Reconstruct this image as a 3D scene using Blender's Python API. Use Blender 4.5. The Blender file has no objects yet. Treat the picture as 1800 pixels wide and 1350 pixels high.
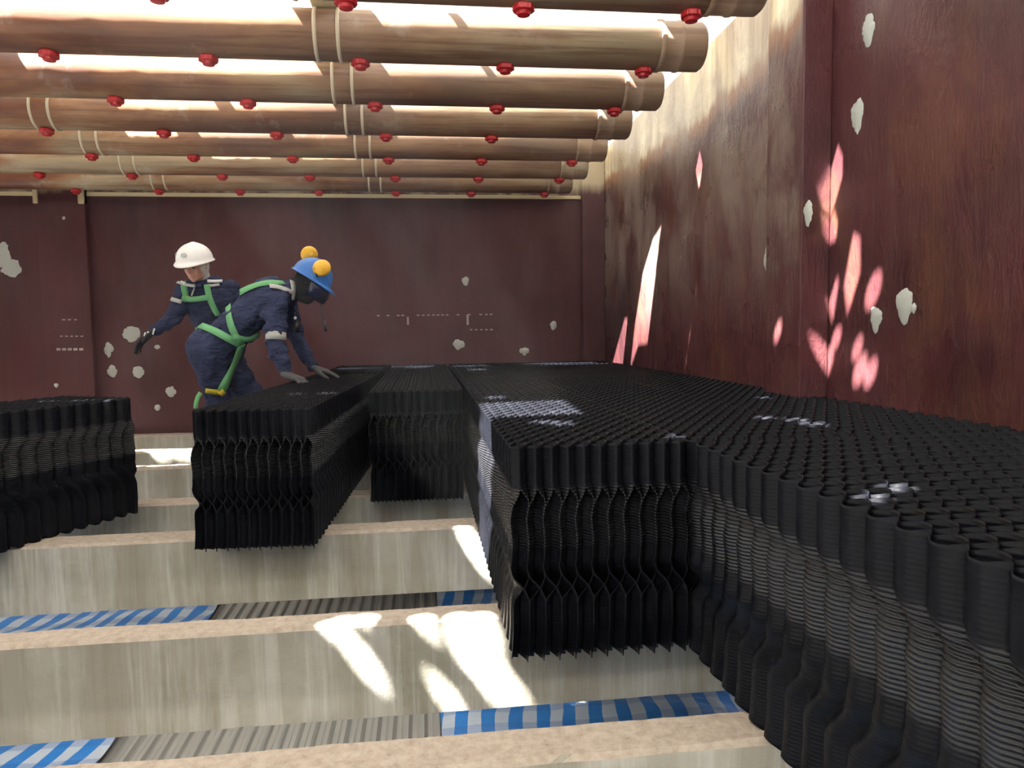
import bpy, bmesh, math, random
from mathutils import Vector, Matrix, noise
from mathutils.bvhtree import BVHTree
from mathutils.geometry import delaunay_2d_cdt
import numpy as np
random.seed(7)
scene = bpy.context.scene
V = Vector

# ------------------------------------------------------------------ camera
CAM = V((0, 0, 0.92)); F = 1270.0
yaw = math.atan2(152, F); pitch = math.radians(4.25); roll = 0.015
fwd = V((math.sin(yaw)*math.cos(pitch), math.cos(yaw)*math.cos(pitch), -math.sin(pitch)))
r0 = fwd.cross(V((0, 0, 1))).normalized(); u0 = r0.cross(fwd)
RT = r0*math.cos(roll) - u0*math.sin(roll); UP = u0*math.cos(roll) + r0*math.sin(roll)
cd = bpy.data.cameras.new('camera'); cam = bpy.data.objects.new('camera', cd)
scene.collection.objects.link(cam)
m = Matrix((RT, UP, -fwd)).transposed().to_4x4(); m.translation = CAM
cam.matrix_world = m; cd.sensor_width = 36; cd.lens = 36*F/1800; cd.clip_start = .02; cd.clip_end = 200
scene.camera = cam

# ------------------------------------------------------------------ world, sun, exposure
SUN = V((0.60, 0.388, -1.0)).normalized()
w = bpy.data.worlds.new('sky'); scene.world = w; w.use_nodes = True
wn = w.node_tree.nodes; wl = w.node_tree.links; wn.clear()
wo = wn.new('ShaderNodeOutputWorld'); bg = wn.new('ShaderNodeBackground')
bg.inputs[0].default_value = (0.90, 0.95, 1.0, 1); bg.inputs[1].default_value = 0.40
wtc = wn.new('ShaderNodeTexCoord'); wsx = wn.new('ShaderNodeSeparateXYZ'); wl.new(wtc.outputs['Generated'], wsx.inputs[0])
wmr = wn.new('ShaderNodeMapRange'); wmr.inputs['From Min'].default_value = .30; wmr.inputs['From Max'].default_value = .65
wmr.inputs['To Min'].default_value = .42; wmr.inputs['To Max'].default_value = 3.0      # bright hazy sky overhead, dimmer towards the horizon
wl.new(wsx.outputs[2], wmr.inputs[0]); wl.new(wmr.outputs[0], bg.inputs[1])
wl.new(bg.outputs[0], wo.inputs[0])
sd = bpy.data.lights.new('sun', 'SUN'); sd.energy = 105; sd.angle = math.radians(0.8); sd.color = (1, .97, .92)
so = bpy.data.objects.new('sun', sd); scene.collection.objects.link(so)
so.rotation_mode = 'QUATERNION'; so.rotation_quaternion = SUN.to_track_quat('-Z', 'Y')
scene.view_settings.view_transform = 'Standard'; scene.view_settings.look = 'None'
scene.view_settings.exposure = 0.28; scene.view_settings.gamma = 1; scene.view_settings.use_curve_mapping = False

# ------------------------------------------------------------------ helpers
C = scene.collection
def ray(px, py):
    return (fwd + RT*((px-900)/F) - UP*((py-675)/F)).normalized()
def onp(px, py, ax, val):              # point where the sight line meets the plane axis=val
    d = ray(px, py); t = (val-CAM[ax])/d[ax]; return CAM + d*t
def at(px, py, Y): return onp(px, py, 1, Y)
def empty(name, loc=(0, 0, 0), rz=0, label=None, cat=None, group=None):
    o = bpy.data.objects.new(name, None); C.objects.link(o); o.location = loc; o.rotation_euler = (0, 0, rz)
    o.empty_display_size = .1
    if label: o['label'] = label
    if cat: o['category'] = cat
    if group: o['group'] = group
    return o
def link(name, me, mat=None, parent=None, smooth=False):
    o = bpy.data.objects.new(name, me); C.objects.link(o)
    if mat and not me.materials: me.materials.append(mat)
    if parent:
        o.parent = parent
    if smooth:
        me.polygons.foreach_set('use_smooth', [True]*len(me.polygons))
    return o
def from_bm(name, bm, mat=None, parent=None, smooth=False):
    me = bpy.data.meshes.new(name); bm.normal_update(); bm.to_mesh(me); bm.free()
    return link(name, me, mat, parent, smooth)
def box(bm, x0, x1, y0, y1, z0, z1, bev=0):
    r = bmesh.ops.create_cube(bm, size=1)
    for v in r['verts']:
        v.co = V((x0+(v.co.x+.5)*(x1-x0), y0+(v.co.y+.5)*(y1-y0), z0+(v.co.z+.5)*(z1-z0)))
    if bev:
        es = list({e for v in r['verts'] for e in v.link_edges})
        bmesh.ops.bevel(bm, geom=es, offset=bev, segments=2, affect='EDGES', profile=.5)
def tube(bm, pts, r, seg=16, caps=True, rfun=None):
    n = len(pts); rings = []
    for i, p in enumerate(pts):
        d = (pts[min(i+1, n-1)]-pts[max(i-1, 0)]).normalized()
        a = d.orthogonal().normalized() if i == 0 else (a - d*a.dot(d)).normalized()
        b = d.cross(a); rr = rfun(i) if rfun else r
        rings.append([bm.verts.new(p + (a*math.cos(t)+b*math.sin(t))*rr) for t in [2*math.pi*k/seg for k in range(seg)]])
    for i in range(n-1):
        for k in range(seg):
            bm.faces.new((rings[i][k], rings[i][(k+1) % seg], rings[i+1][(k+1) % seg], rings[i+1][k]))
    if caps:
        bm.faces.new(rings[0][::-1]); bm.faces.new(rings[-1])
def lathe(bm, prof, axis_o, ax, seg=48):  # prof: list of (t along axis, radius)
    ax = V(ax).normalized(); a = ax.orthogonal().normalized(); b = ax.cross(a); rings = []
    for t, r in prof:
        rings.append([bm.verts.new(V(axis_o)+ax*t+(a*math.cos(q)+b*math.sin(q))*r) for q in [2*math.pi*k/seg for k in range(seg)]])
    for i in range(len(rings)-1):
        for k in range(seg):
            bm.faces.new((rings[i][k], rings[i][(k+1) % seg], rings[i+1][(k+1) % seg], rings[i+1][k]))
    bm.faces.new(rings[0][::-1]); bm.faces.new(rings[-1])

# ------------------------------------------------------------------ materials
class MB:
    def __init__(s, name, rough=.6, spec=.5):
        s.m = bpy.data.materials.new(name); s.m.use_nodes = True
        s.n = s.m.node_tree.nodes; s.l = s.m.node_tree.links
        s.b = s.n['Principled BSDF']; s.b.inputs['Roughness'].default_value = rough
        s.b.inputs['Specular IOR Level'].default_value = spec
        s.tc = s.n.new('ShaderNodeTexCoord'); s.geo = s.n.new('ShaderNodeNewGeometry')
    def vec(s, scale=(1, 1, 1), world=True, rot=(0, 0, 0)):
        mp = s.n.new('ShaderNodeMapping'); mp.inputs['Scale'].default_value = scale; mp.inputs['Rotation'].default_value = rot
        s.l.new(s.geo.outputs['Position'] if world else s.tc.outputs['Object'], mp.inputs[0]); return mp.outputs[0]
    def noise(s, scale=5, detail=4, rough=.55, v=None, dist=0):
        t = s.n.new('ShaderNodeTexNoise'); t.inputs['Scale'].default_value = scale; t.inputs['Detail'].default_value = detail
        t.inputs['Roughness'].default_value = rough; t.inputs['Distortion'].default_value = dist
        s.l.new(v if v is not None else s.vec(), t.inputs['Vector']); return t.outputs['Fac']
    def ramp(s, fac, stops, interp='LINEAR'):
        r = s.n.new('ShaderNodeValToRGB'); e = r.color_ramp; e.interpolation = interp
        while len(e.elements) > 1: e.elements.remove(e.elements[-1])
        e.elements[0].position = stops[0][0]; e.elements[0].color = (*stops[0][1], 1)
        for p, c in stops[1:]:
            q = e.elements.new(p); q.color = (*c, 1)
        s.l.new(fac, r.inputs[0]); return r.outputs[0]
    def mix(s, fac, a, b, mode='MIX'):
        x = s.n.new('ShaderNodeMix'); x.data_type = 'RGBA'; x.blend_type = mode
        for sock, val in ((x.inputs[0], fac), (x.inputs[6], a), (x.inputs[7], b)):
            if isinstance(val, (int, float)): sock.default_value = val
            elif isinstance(val, tuple): sock.default_value = (*val, 1)
            else: s.l.new(val, sock)
        return x.outputs[2]
    def math(s, op, a, b=0, c=None):
        x = s.n.new('ShaderNodeMath'); x.operation = op
        for i, val in enumerate((a, b, c)):
            if val is None: continue
            if isinstance(val, (int, float)): x.inputs[i].default_value = val
            else: s.l.new(val, x.inputs[i])
        return x.outputs[0]
    def xyz(s, world=True):
        q = s.n.new('ShaderNodeSeparateXYZ'); s.l.new(s.geo.outputs['Position'] if world else s.tc.outputs['Object'], q.inputs[0]); return q.outputs
    def bump(s, h, strength=.3, dist=.01, prev=None):
        x = s.n.new('ShaderNodeBump'); x.inputs['Strength'].default_value = strength; x.inputs['Distance'].default_value = dist
        s.l.new(h, x.inputs['Height'])
        if prev is not None: s.l.new(prev, x.inputs['Normal'])
        return x.outputs[0]
    def out(s, col=None, rough=None, nrm=None):
        if isinstance(col, tuple): s.b.inputs['Base Color'].default_value = (*col, 1)
        elif col is not None: s.l.new(col, s.b.inputs['Base Color'])
        if rough is not None: s.l.new(rough, s.b.inputs['Roughness'])
        if nrm is not None: s.l.new(nrm, s.b.inputs['Normal'])
        return s.m
def plain(name, col, rough=.6, spec=.5, bump=0, bscale=40):
    s = MB(name, rough, spec); n = None
    f = s.noise(bscale, 3)
    if bump: n = s.bump(f, bump, .004)
    c = s.mix(s.math('MULTIPLY', f, .5), col, tuple(x*.75 for x in col))
    return s.out(c, None, n)

def m_wall(side):
    s = MB('maroon_frp_'+side, .42, .34)
    big = s.noise(.9, 5, .6, s.vec((1, 1, .8)), .6)
    c = s.ramp(big, [(.3, (.034, .012, .014)), (.45, (.062, .019, .022)), (.6, (.088, .028, .032)), (.75, (.085, .042, .050))])
    streak = s.noise(9, 5, .6, s.vec((1, 1, .10)))
    c = s.mix(s.math('MULTIPLY', s.ramp(streak, [(.45, (0, 0, 0)), (.75, (1, 1, 1))]), .2), c, (.13, .075, .06))
    fine = s.noise(42, 4, .6, s.vec((1, 1, .35)), .6)
    c = s.mix(s.math('MULTIPLY', s.ramp(fine, [(.66, (0, 0, 0)), (.78, (1, 1, 1))]), .25), c, (.30, .22, .22))
    X = s.xyz(); wav = s.noise(1.1, 4, .6, s.vec((1, 1, 0.2)), .5)
    if side == 'right':
        # waterline: cream scale above, rusty edge
        wz = s.math('ADD', X[2], s.math('MULTIPLY', s.math('SUBTRACT', wav, .5), .55))
        drip = s.noise(14, 3, .6, s.vec((1, 1, .07)))
        wz2 = s.math('ADD', wz, s.math('MULTIPLY', s.math('SUBTRACT', drip, .5), .16))
        cre = s.ramp(s.noise(11, 4, .6, s.vec((1, 1, .06))), [(.3, (.30, .22, .11)), (.45, (.55, .46, .29)), (.62, (.72, .65, .48))])
        k = s.ramp(wz2, [(0, (0, 0, 0)), (1, (1, 1, 1))])
        mr = s.n.new('ShaderNodeMapRange'); mr.inputs['From Min'].default_value = 2.28; mr.inputs['From Max'].default_value = 2.34
        s.l.new(wz2, mr.inputs[0])
        mr2 = s.n.new('ShaderNodeMapRange'); mr2.inputs['From Min'].default_value = 2.17; mr2.inputs['From Max'].default_value = 2.27
        s.l.new(wz2, mr2.inputs[0])
        # cream scale only beyond the pilaster (the wet end of the cell)
        ym = s.n.new('ShaderNodeMapRange'); ym.inputs['From Min'].default_value = 3.035; ym.inputs['From Max'].default_value = 3.06
        s.l.new(X[1], ym.inputs[0])
        c = s.mix(s.math('MULTIPLY', s.math('MULTIPLY', mr2.outputs[0], .75), ym.outputs[0]), c, (.30, .115, .025))
        c = s.mix(s.math('MULTIPLY', mr.outputs[0], ym.outputs[0]), c, cre)
        # tan scale deposit below the line, with the bright ceiling's sheen painted in
        dep_sheen = s.noise(1.7, 6, .65, s.vec((1, 1, .55)), .5)
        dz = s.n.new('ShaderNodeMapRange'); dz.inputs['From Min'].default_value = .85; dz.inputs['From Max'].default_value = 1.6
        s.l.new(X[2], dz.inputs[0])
        dm = s.math('MULTIPLY', s.math('MULTIPLY', dz.outputs[0], s.ramp(dep_sheen, [(.42, (0, 0, 0)), (.56, (1, 1, 1))])), ym.outputs[0])
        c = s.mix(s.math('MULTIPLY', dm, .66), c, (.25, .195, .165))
        rust = s.ramp(s.noise(1.6, 5, .65, s.vec((1, 1, .6)), .4), [(.52, (0, 0, 0)), (.72, (1, 1, 1))])
        c = s.mix(s.math('MULTIPLY', rust, .45), c, (.17, .075, .03))
    else:
        tz = s.n.new('ShaderNodeMapRange'); tz.inputs['From Min'].default_value = 2.22; tz.inputs['From Max'].default_value = 2.32
        s.l.new(s.math('ADD', X[2], s.math('MULTIPLY', s.math('SUBTRACT', s.noise(10, 3, .6, s.vec((1, 1, .1))), .5), .2)), tz.inputs[0])
        c = s.mix(tz.outputs[0], c, (.45, .38, .26))
        sm = s.ramp(s.noise(1.3, 3, .5, s.vec((1, 1, .35), rot=(0, .45, 0)), .2), [(.5, (0, 0, 0)), (.7, (1, 1, 1))])
        c = s.mix(s.math('MULTIPLY', sm, .30), c, (.20, .13, .14))
    low = s.noise(17, 6, .65, s.vec((1, 1, .30)), .4)
    wm = s.n.new('ShaderNodeMapRange'); wm.inputs['From Min'].default_value = 2.1; wm.inputs['From Max'].default_value = 1.1
    wm.inputs['To Min'].default_value = .18; s.l.new(s.math('ADD', X[2], s.math('MULTIPLY', s.noise(2.5, 2), .5)), wm.inputs[0])
    low = s.math('MULTIPLY', low, wm.outputs[0])
    n = s.bump(low, .7 if side == 'right' else .2, .022)
    n = s.bump(s.noise(55, 4, .65, s.vec((1, 1, .6)), .5), .4, .005, n)
    rr = s.ramp(s.noise(2.2, 4), [(.35, (.22, .22, .22)), (.7, (.45, .45, .45))] if side == 'right' else [(.35, (.35, .35, .35)), (.7, (.6, .6, .6))])
    return s.out(c, rr, n)
M = {}
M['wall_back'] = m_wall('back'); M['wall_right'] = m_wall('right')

def m_concrete(name, dirt):
    s = MB(name, .85, .25); X = s.xyz()
    n1 = s.noise(2.2, 6, .62)
    c = s.ramp(n1, [(.3, (.235, .215, .165)), (.5, (.32, .30, .245)), (.7, (.40, .38, .33))])
    st = s.noise(13, 5, .65, s.vec((1, .3, .05)), .1)
    c = s.mix(s.math('MULTIPLY', s.ramp(st, [(.46, (0, 0, 0)), (.58, (1, 1, 1))]), .55), c, (.50, .48, .44))
    st2 = s.noise(6.5, 5, .6, s.vec((1, .3, .09)), .1)
    c = s.mix(s.math('MULTIPLY', s.ramp(st2, [(.48, (0, 0, 0)), (.60, (1, 1, 1))]), .6), c, (.20, .17, .12))
    nz = s.n.new('ShaderNodeSeparateXYZ'); s.l.new(s.geo.outputs['Normal'], nz.inputs[0])
    top = s.math('GREATER_THAN', nz.outputs[2], .6)
    d = s.ramp(s.noise(34, 8, .72), [(.28, (.13, .10, .075)), (.38, (.30, .24, .19)), (.6, (.40, .335, .275))])
    c = s.mix(s.math('MULTIPLY', top, dirt), c, d)
    pk = s.ramp(s.noise(22, 4, .6), [(.30, (0, 0, 0)), (.36, (1, 1, 1))])
    n = s.bump(s.noise(30, 6, .7), .5, .008); n = s.bump(pk, .15, .005, n)
    return s.out(c, None, n)
M['concrete'] = m_concrete('weathered_concrete', .95)
def m_pipe():
    s = MB('stained_grp_pipe', .42, .3)
    v = s.vec((.5, 1.6, 1.6)); oi = s.n.new('ShaderNodeObjectInfo')
    add = s.n.new('ShaderNodeVectorMath'); s.l.new(v, add.inputs[0])
    cx = s.n.new('ShaderNodeCombineXYZ'); s.l.new(s.math('MULTIPLY', oi.outputs['Random'], 20), cx.inputs[0]); s.l.new(cx.outputs[0], add.inputs[1])
    big = s.noise(1.5, 5, .6, add.outputs[0], .3)
    c = s.ramp(big, [(.38, (.10, .032, .020)), (.47, (.19, .072, .034)), (.54, (.28, .145, .070)), (.63, (.35, .27, .17))])
    X = s.xyz()
    xr = s.n.new('ShaderNodeMapRange'); xr.inputs['From Min'].default_value = -3; xr.inputs['From Max'].default_value = 1.4
    s.l.new(s.math('ADD', X[0], s.math('MULTIPLY', s.math('SUBTRACT', s.noise(1.3, 3), .5), 3)), xr.inputs[0])
    c = s.mix(s.math('MULTIPLY', xr.outputs[0], .5), c, (.36, .31, .23))
    st = s.noise(10, 5, .65, s.vec((.12, 3, 3)))
    c = s.mix(s.math('MULTIPLY', s.ramp(st, [(.48, (0, 0, 0)), (.62, (1, 1, 1))]), .5), c, (.11, .045, .03))
    st2 = s.noise(4, 5, .65, s.vec((1, 1, 1)))
    c = s.mix(s.math('MULTIPLY', s.ramp(st2, [(.58, (0, 0, 0)), (.7, (1, 1, 1))]), .3), c, (.50, .47, .40))
    return s.out(c, None, s.bump(s.noise(30, 4, .6, s.vec((.2, 1, 1))), .15, .004))
M['pipe'] = m_pipe()
M['strap'] = plain('pale_strap', (.50, .44, .32), .4)
M['nozzle'] = plain('red_nozzle', (.42, .012, .018), .35)
M['cream'] = plain('cream_frp', (.66, .56, .34), .5, .5, .1, 20)
def m_roof():
    s = MB('cream_translucent_roof', .6, .3)
    f = s.noise(3, 5, .6, s.vec((.4, 3, 1)))
    c = s.ramp(f, [(.3, (.72, .69, .60)), (.5, (.80, .79, .74)), (.7, (.86, .87, .85))])
    s.out(c)
    tr = s.n.new('ShaderNodeBsdfTranslucent'); s.l.new(c, tr.inputs[0])
    mx = s.n.new('ShaderNodeMixShader'); mx.inputs[0].default_value = .075
    s.l.new(s.b.outputs[0], mx.inputs[1]); s.l.new(tr.outputs[0], mx.inputs[2])
    s.l.new(mx.outputs[0], s.n['Material Output'].inputs[0]); return s.m
M['roof'] = m_roof()
def m_fill():
    s = MB('black_pvc_sheet', .36, .32); X = s.xyz(False)
    rz = s.math('SINE', s.math('MULTIPLY', X[2], 2*math.pi/.0088))
    f = s.noise(5, 4, .6, s.vec((1, 1, 1)))
    c = s.ramp(f, [(.35, (.003, .0032, .0048)), (.6, (.005, .0054, .008)), (.75, (.009, .0095, .014))])
    mr = s.ramp(X[2], [(.30, (.08, .08, .08)), (.33, (1, 1, 1)), (.47, (1, 1, 1)), (.49, (.08, .08, .08))])
    n = s.bump(s.math('MULTIPLY', rz, mr), 1.0, .0022)
    s.l.new(s.math('MULTIPLY_ADD', mr, .38, .07), s.b.inputs['Specular IOR Level'])
    return s.out(c, s.ramp(f, [(.3, (.34, .34, .34)), (.7, (.55, .55, .55))]), n)
M['fill'] = m_fill()
def m_tarp():
    s = MB('blue_white_striped_tarp', .38, .5); X = s.xyz()
    wob = s.math('MULTIPLY', s.math('SUBTRACT', s.noise(2, 2), .5), .10)
    t = s.math('FRACT', s.math('MULTIPLY', s.math('ADD', s.math('ADD', X[0], wob), s.math('MULTIPLY', X[1], -.15)), 1/.115))
    k = s.math('GREATER_THAN', t, .5)
    t2 = s.math('FRACT', s.math('MULTIPLY', X[1], 1/.16)); k2 = s.math('MULTIPLY', s.math('GREATER_THAN', t2, .6), .35)
    c = s.mix(k, (.04, .26, .75), (.60, .68, .80)); c = s.mix(k2, c, (.04, .16, .50))
    return s.out(c, None, s.bump(s.noise(9, 3), .5, .02))
M['tarp'] = m_tarp()
M['deck'] = plain('grey_corrugated_sheet', (.42, .41, .38), .7, .3, .5, 14)
M['dab'] = plain('white_sealant', (.44, .46, .43), .7, .3, .4, 40)
M['bolt'] = plain('pale_bolt', (.42, .34, .34), .5)

# ------------------------------------------------------------------ dimensions
XW = 1.785; XL = -4.7; YB = 7.13; ZF = -0.75; ZC = 2.66; YF = -3.0
PR = 0.115; PZ = 2.22 + PR
PY = [2.978 + .657*i for i in range(7)]
TOPZ = 0.60

# ------------------------------------------------------------------ holes and gaps in the roof where sunlight comes through
def up(P): 
    t = (ZC-P.z)/(-SUN.z); return P - SUN*t
holes = []
def spot(P, r, n=14):
    c = up(P); holes.append([V((c.x+r*math.cos(2*math.pi*k/n), c.y+r*math.sin(2*math.pi*k/n))) for k in range(n)])
def patch(pix, ax, val):
    holes.append([up(onp(x, y, ax, val)).xy for x, y in pix])
SP = []
F1 = 2.268
for x, y, r in ((637, 1160, .034), (787, 1228, .030)): spot(onp(x, y, 1, F1), r)
patch([(782, 1098), (868, 1098), (882, 1165), (935, 1236), (872, 1242), (838, 1192), (800, 1150)], 1, F1)
for x, y, r in ((578, 1098, .026), (605, 1092, .034), (640, 1088, .034), (742, 1088, .030), (806, 1086, .034), (845, 1084, .032)): spot(onp(x, y, 2, 0), r)
for x, y, r in ((440, 1080, .05), (490, 1076, .055), (540, 1073, .06), (595, 1070, .065), (320, 1086, .06), (790, 1046, .05), (835, 1044, .05), (1265, 1235, .05), (1240, 1228, .045)): spot(onp(x, y, 2, ZF+.03), r)
for x, y, r in ((835, 962, .045), (843, 982, .035)): spot(onp(x, y, 1, 3.36), r)
for x, r in ((246, .06), (272, .07), (298, .07), (326, .08)): spot(onp(x, 791, 2, 0), r)
for x, r in ((243, .05), (278, .06), (312, .06)): spot(onp(x, 818, 2, 0), r)
for x in (282, 318): spot(onp(x, 802, 1, 6.0), .05)
patch([(846, 742), (866, 742), (869, 860), (862, 1000), (851, 1000), (844, 860)], 0, .235)
patch([(842, 710), (990, 704), (1024, 728), (848, 736)], 2, TOPZ)
patch([(855, 698), (888, 697), (890, 701), (858, 702)], 2, TOPZ)
def slot(x0, x1, y0, y1, z=TOPZ):
    holes.append([up(V(p)).xy for p in ((x0, y0, z), ((x0+x1)/2, y0-.02, z), (x1, y0+.01, z), (x1-.03, y1, z), ((x0+x1)/2, y1+.02, z), (x0+.04, y1-.01, z))])
slot(-.80, -.36, 6.46, 6.60); slot(-.34, .10, 6.62, 6.76); slot(-.20, .05, 6.44, 6.52); slot(.22, .60, 6.50, 6.60)
slot(.32, .52, 5.87, 5.97); slot(.90, 1.62, 6.66, 6.78); slot(1.0, 1.7, 6.44, 6.50)
patch([(1167, 390), (1164, 450), (1152, 540), (1138, 602), (1122, 606), (1110, 642), (1076, 642), (1098, 560), (1118, 560), (1130, 480), (1148, 420)], 0, XW)
patch([(1230, 265), (1235, 290), (1229, 335), (1223, 300)], 0, XW)
patch([(1221, 385), (1225, 392), (1221, 415), (1217, 400)], 0, XW)
patch([(1438, 335), (1460, 295), (1488, 308), (1508, 370), (1508, 405), (1480, 392), (1448, 372)], 1, 3.03)
patch([(1446, 378), (1474, 396), (1490, 450), (1484, 470), (1462, 430), (1450, 420)], 1, 3.03)
patch([(1425, 440), (1440, 385), (1442, 400), (1432, 470)], 0, 1.647)
patch([(1500, 410), (1512, 420), (1512, 480), (1490, 552), (1484, 500)], 0, XW)
for x, y, r in ((1535, 510, .045), (1507, 612, .03), (1512, 650, .04), (1530, 655, .035), (1398, 665, .03)): spot(onp(x, y, 0, XW), r)
for x, y, r in ((1452, 630, .04), (1490, 655, .03)): spot(onp(x, y, 1, 3.03), r)
for x, y, r in ((1345, 700, .03), (1345, 735, .03), (1398, 738, .035), (1430, 746, .04), (1576, 857, .025), (1534, 874, .025), (1185, 768, .025), (1110, 720, .02)): spot(onp(x, y, 2, TOPZ), r)
# slots added to the roof, shaped so sun falls on each pipe's upper flank
def pipe_gap(i, x0, x1, a0=34, a1=100):
    def yy(a): a = math.radians(a); return up(V((0, PY[i]-PR*math.cos(a), PZ+PR*math.sin(a)))).y
    ya, yb = yy(a0), yy(a1); sx = up(V((0, 0, PZ+.08))).x; n = 14; P = []
    for k in range(n+1): P.append(V((x0+sx+(x1-x0)*k/n, ya+.010*noise.noise(V((k*.9, i*3.7, 0))))))
    for k in range(n, -1, -1): P.append(V((x0+sx+(x1-x0)*k/n, yb+.012*noise.noise(V((k*.9, i*3.7, 5))))))
    if ya > yb: P = P[::-1]
    holes.append(P)
GAPS = {0: [(-3.6, -2.55), (-2.25, -.57), (-.28, 1.0)], 1: [(-2.2, -.57), (-.28, .15), (.2, 1.19)], 2: [(-2.1, -.57), (-.28, .35), (.4, 1.19)], 3: [(-1.9, -1.3), (-1.2, -.57), (-.28, 1.19)],
        4: [(-2.2, -1.75), (-1.6, -1.1), (-.95, -.57), (-.2, .9)], 5: [(-1.7, -1.25), (-1.0, -.57), (-.3, .1)], 6: []}
for i, gs in GAPS.items():
    for x0, x1 in gs: pipe_gap(i, x0, x1, (6, -8, -12, -12, -8, -2, 0)[i])
def blocked(P):
    n = 0
    for py in PY:
        q = V((P.y-py, P.z-PZ)); d = V((SUN.y, SUN.z)).normalized()
        if abs(q.x*d.y-q.y*d.x) < PR: return True
    return False

# ------------------------------------------------------------------ structure
def struct(name, bm, mat, smooth=False):
    o = from_bm(name, bm, mat, None, smooth); o['kind'] = 'structure'; return o
bm = bmesh.new(); box(bm, XL, XW+.1, YB, YB+.1, -.30, 3.1); wall_back = struct('wall_back', bm, M['wall_back'])
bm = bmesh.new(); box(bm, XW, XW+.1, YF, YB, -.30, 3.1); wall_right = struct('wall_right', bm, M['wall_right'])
bm = bmesh.new(); box(bm, XL-.1, XL, YF, YB+.1, -.30, 3.1); struct('wall_left', bm, M['wall_back'])
# pilasters
def pil(name, x0, x1, y0, y1, mat, z1=3.0):
    bm = bmesh.new(); box(bm, x0, x1, y0, y1, -.30, z1, .008); struct(name, bm, mat)
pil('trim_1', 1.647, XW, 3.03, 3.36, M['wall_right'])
pil('trim_2', 1.56, XW, YB-.10, YB, M['wall_back'])
pil('trim_3', -3.45, -3.03, YB-.07, YB, M['wall_back'])
bm = bmesh.new(); box(bm, -3.46, -3.42, YB-.085, YB, 2.12, 2.34, .005); box(bm, -3.08, -3.03, YB-.085, YB, 2.12, 2.34, .005)
struct('trim_4', bm, M['cream'])
# shallow horizontal ledge at the wall base
bm = bmesh.new(); box(bm, XL, XW, YB-.02, YB, 2.20, 2.235, .004); struct('trim_5', bm, M['cream'])
# floor: dark basin with corrugated sheets and tarps lying on it
bm = bmesh.new(); box(bm, XL-3, XW+3, YF, YB+3, ZF-.1, ZF-.03); struct('floor', bm, M['deck'])
# corrugated grey sheet
bm = bmesh.new(); xs = np.arange(-1.75, .42, .0083); prev = None
for x in xs:
    z = ZF-.02 + .012*max(-.55, min(.55, math.sin(x*2*math.pi/.066)))/.55
    a = bm.verts.new((x, .6, z)); b = bm.verts.new((x, 7.05, z))
    if prev: bm.faces.new((prev[0], a, b, prev[1]))
    prev = (a, b)
o = from_bm('corrugated_sheet', bm, M['deck']); o['label'] = 'grey ribbed sheet on the basin floor between the two blue striped tarpaulins'; o['category'] = 'sheet'
md = o.modifiers.new('s', 'SOLIDIFY'); md.thickness = .003
def tarp(x0, x1, y0, y1, label):
    bm = bmesh.new(); nx, ny = 70, 90; g = []
    for i in range(nx+1):
        row = []
        for j in range(ny+1):
            x = x0+(x1-x0)*i/nx; y = y0+(y1-y0)*j/ny
            x += .03*noise.noise(V((i*.02, y*1.5, 3)))
            z = ZF+.016+.030*(.5+noise.noise(V((x*3, y*4, 0))))+.008*noise.noise(V((x*11, y*9, 0)))
            row.append(bm.verts.new((x, y, z)))
        g.append(row)
    for i in range(nx):
        for j in range(ny): bm.faces.new((g[i][j], g[i+1][j], g[i+1][j+1], g[i][j+1]))
    o = from_bm('striped_tarpaulin', bm, M['tarp'], None, True); o['label'] = label; o['category'] = 'tarpaulin'; o['group'] = 'striped tarpaulins on the basin floor'
tarp(-4.4, -1.30, .8, 5.4, 'blue and white striped tarpaulin under the beams at the left')
tarp(.03, 1.70, .8, 5.4, 'blue and white striped tarpaulin below the large front pack')

# concrete beams
BY = [(1.47, 1.605), (2.268, 2.385), (3.36, 3.52), (4.11, 4.26), (5.24, 5.37), (6.00, 6.14), (6.98, 7.125)]
BL = ['nearest concrete beam, only its dirty brown top well visible',
      'concrete beam with sun patches on its face, in front of the large black pack',
      'concrete beam directly below the front end of the pack the crouching worker handles',
      'concrete beam just behind the pack front at the left gap, fourth from the wall ledge',
      'concrete beam the bending worker stands on, with a pale top strip',
      'concrete beam with bright sun spots along its top near the back wall',
      'farthest concrete beam against the maroon back wall']
BL[2] = 'concrete beam directly below the front end of the pack under the worker\'s hands'
BL[3] = 'concrete beam in the gap left of the worked pack, next above the one under its front end'
BL[4] = 'concrete beam under the bending worker, carrying the lower row of sun spots in the left gap'
BL[5] = 'concrete beam near the back wall carrying the upper row of sun spots in the left gap'
for (y0, y1), lb in zip(BY, BL):
    bm = bmesh.new(); nx = 240
    secs = []
    for i in range(nx+1):
        x = XL+(XW-XL)*i/nx
        def j(k): return .004*noise.noise(V((x*6, y0*3, k)))+.002*noise.noise(V((x*25, y0, k)))
        e = .012
        pr = [(y0+j(0), -.31), (y0+j(1), -e), (y0+e, j(2)), (y1-e, j(3)), (y1+j(4), -e), (y1, -.31)]
        secs.append([bm.verts.new((x, a, b)) for a, b in pr])
    for i in range(nx):
        for k in range(6): bm.faces.new((secs[i][k], secs[i+1][k], secs[i+1][(k+1) % 6], secs[i][(k+1) % 6]))
    bm.faces.new(secs[0]); bm.faces.new(secs[-1][::-1]); bmesh.ops.recalc_face_normals(bm, faces=bm.faces)
    o = from_bm('concrete_beam', bm, M['concrete']); o['label'] = lb; o['category'] = 'beam'; o['group'] = 'concrete support beams'

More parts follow.
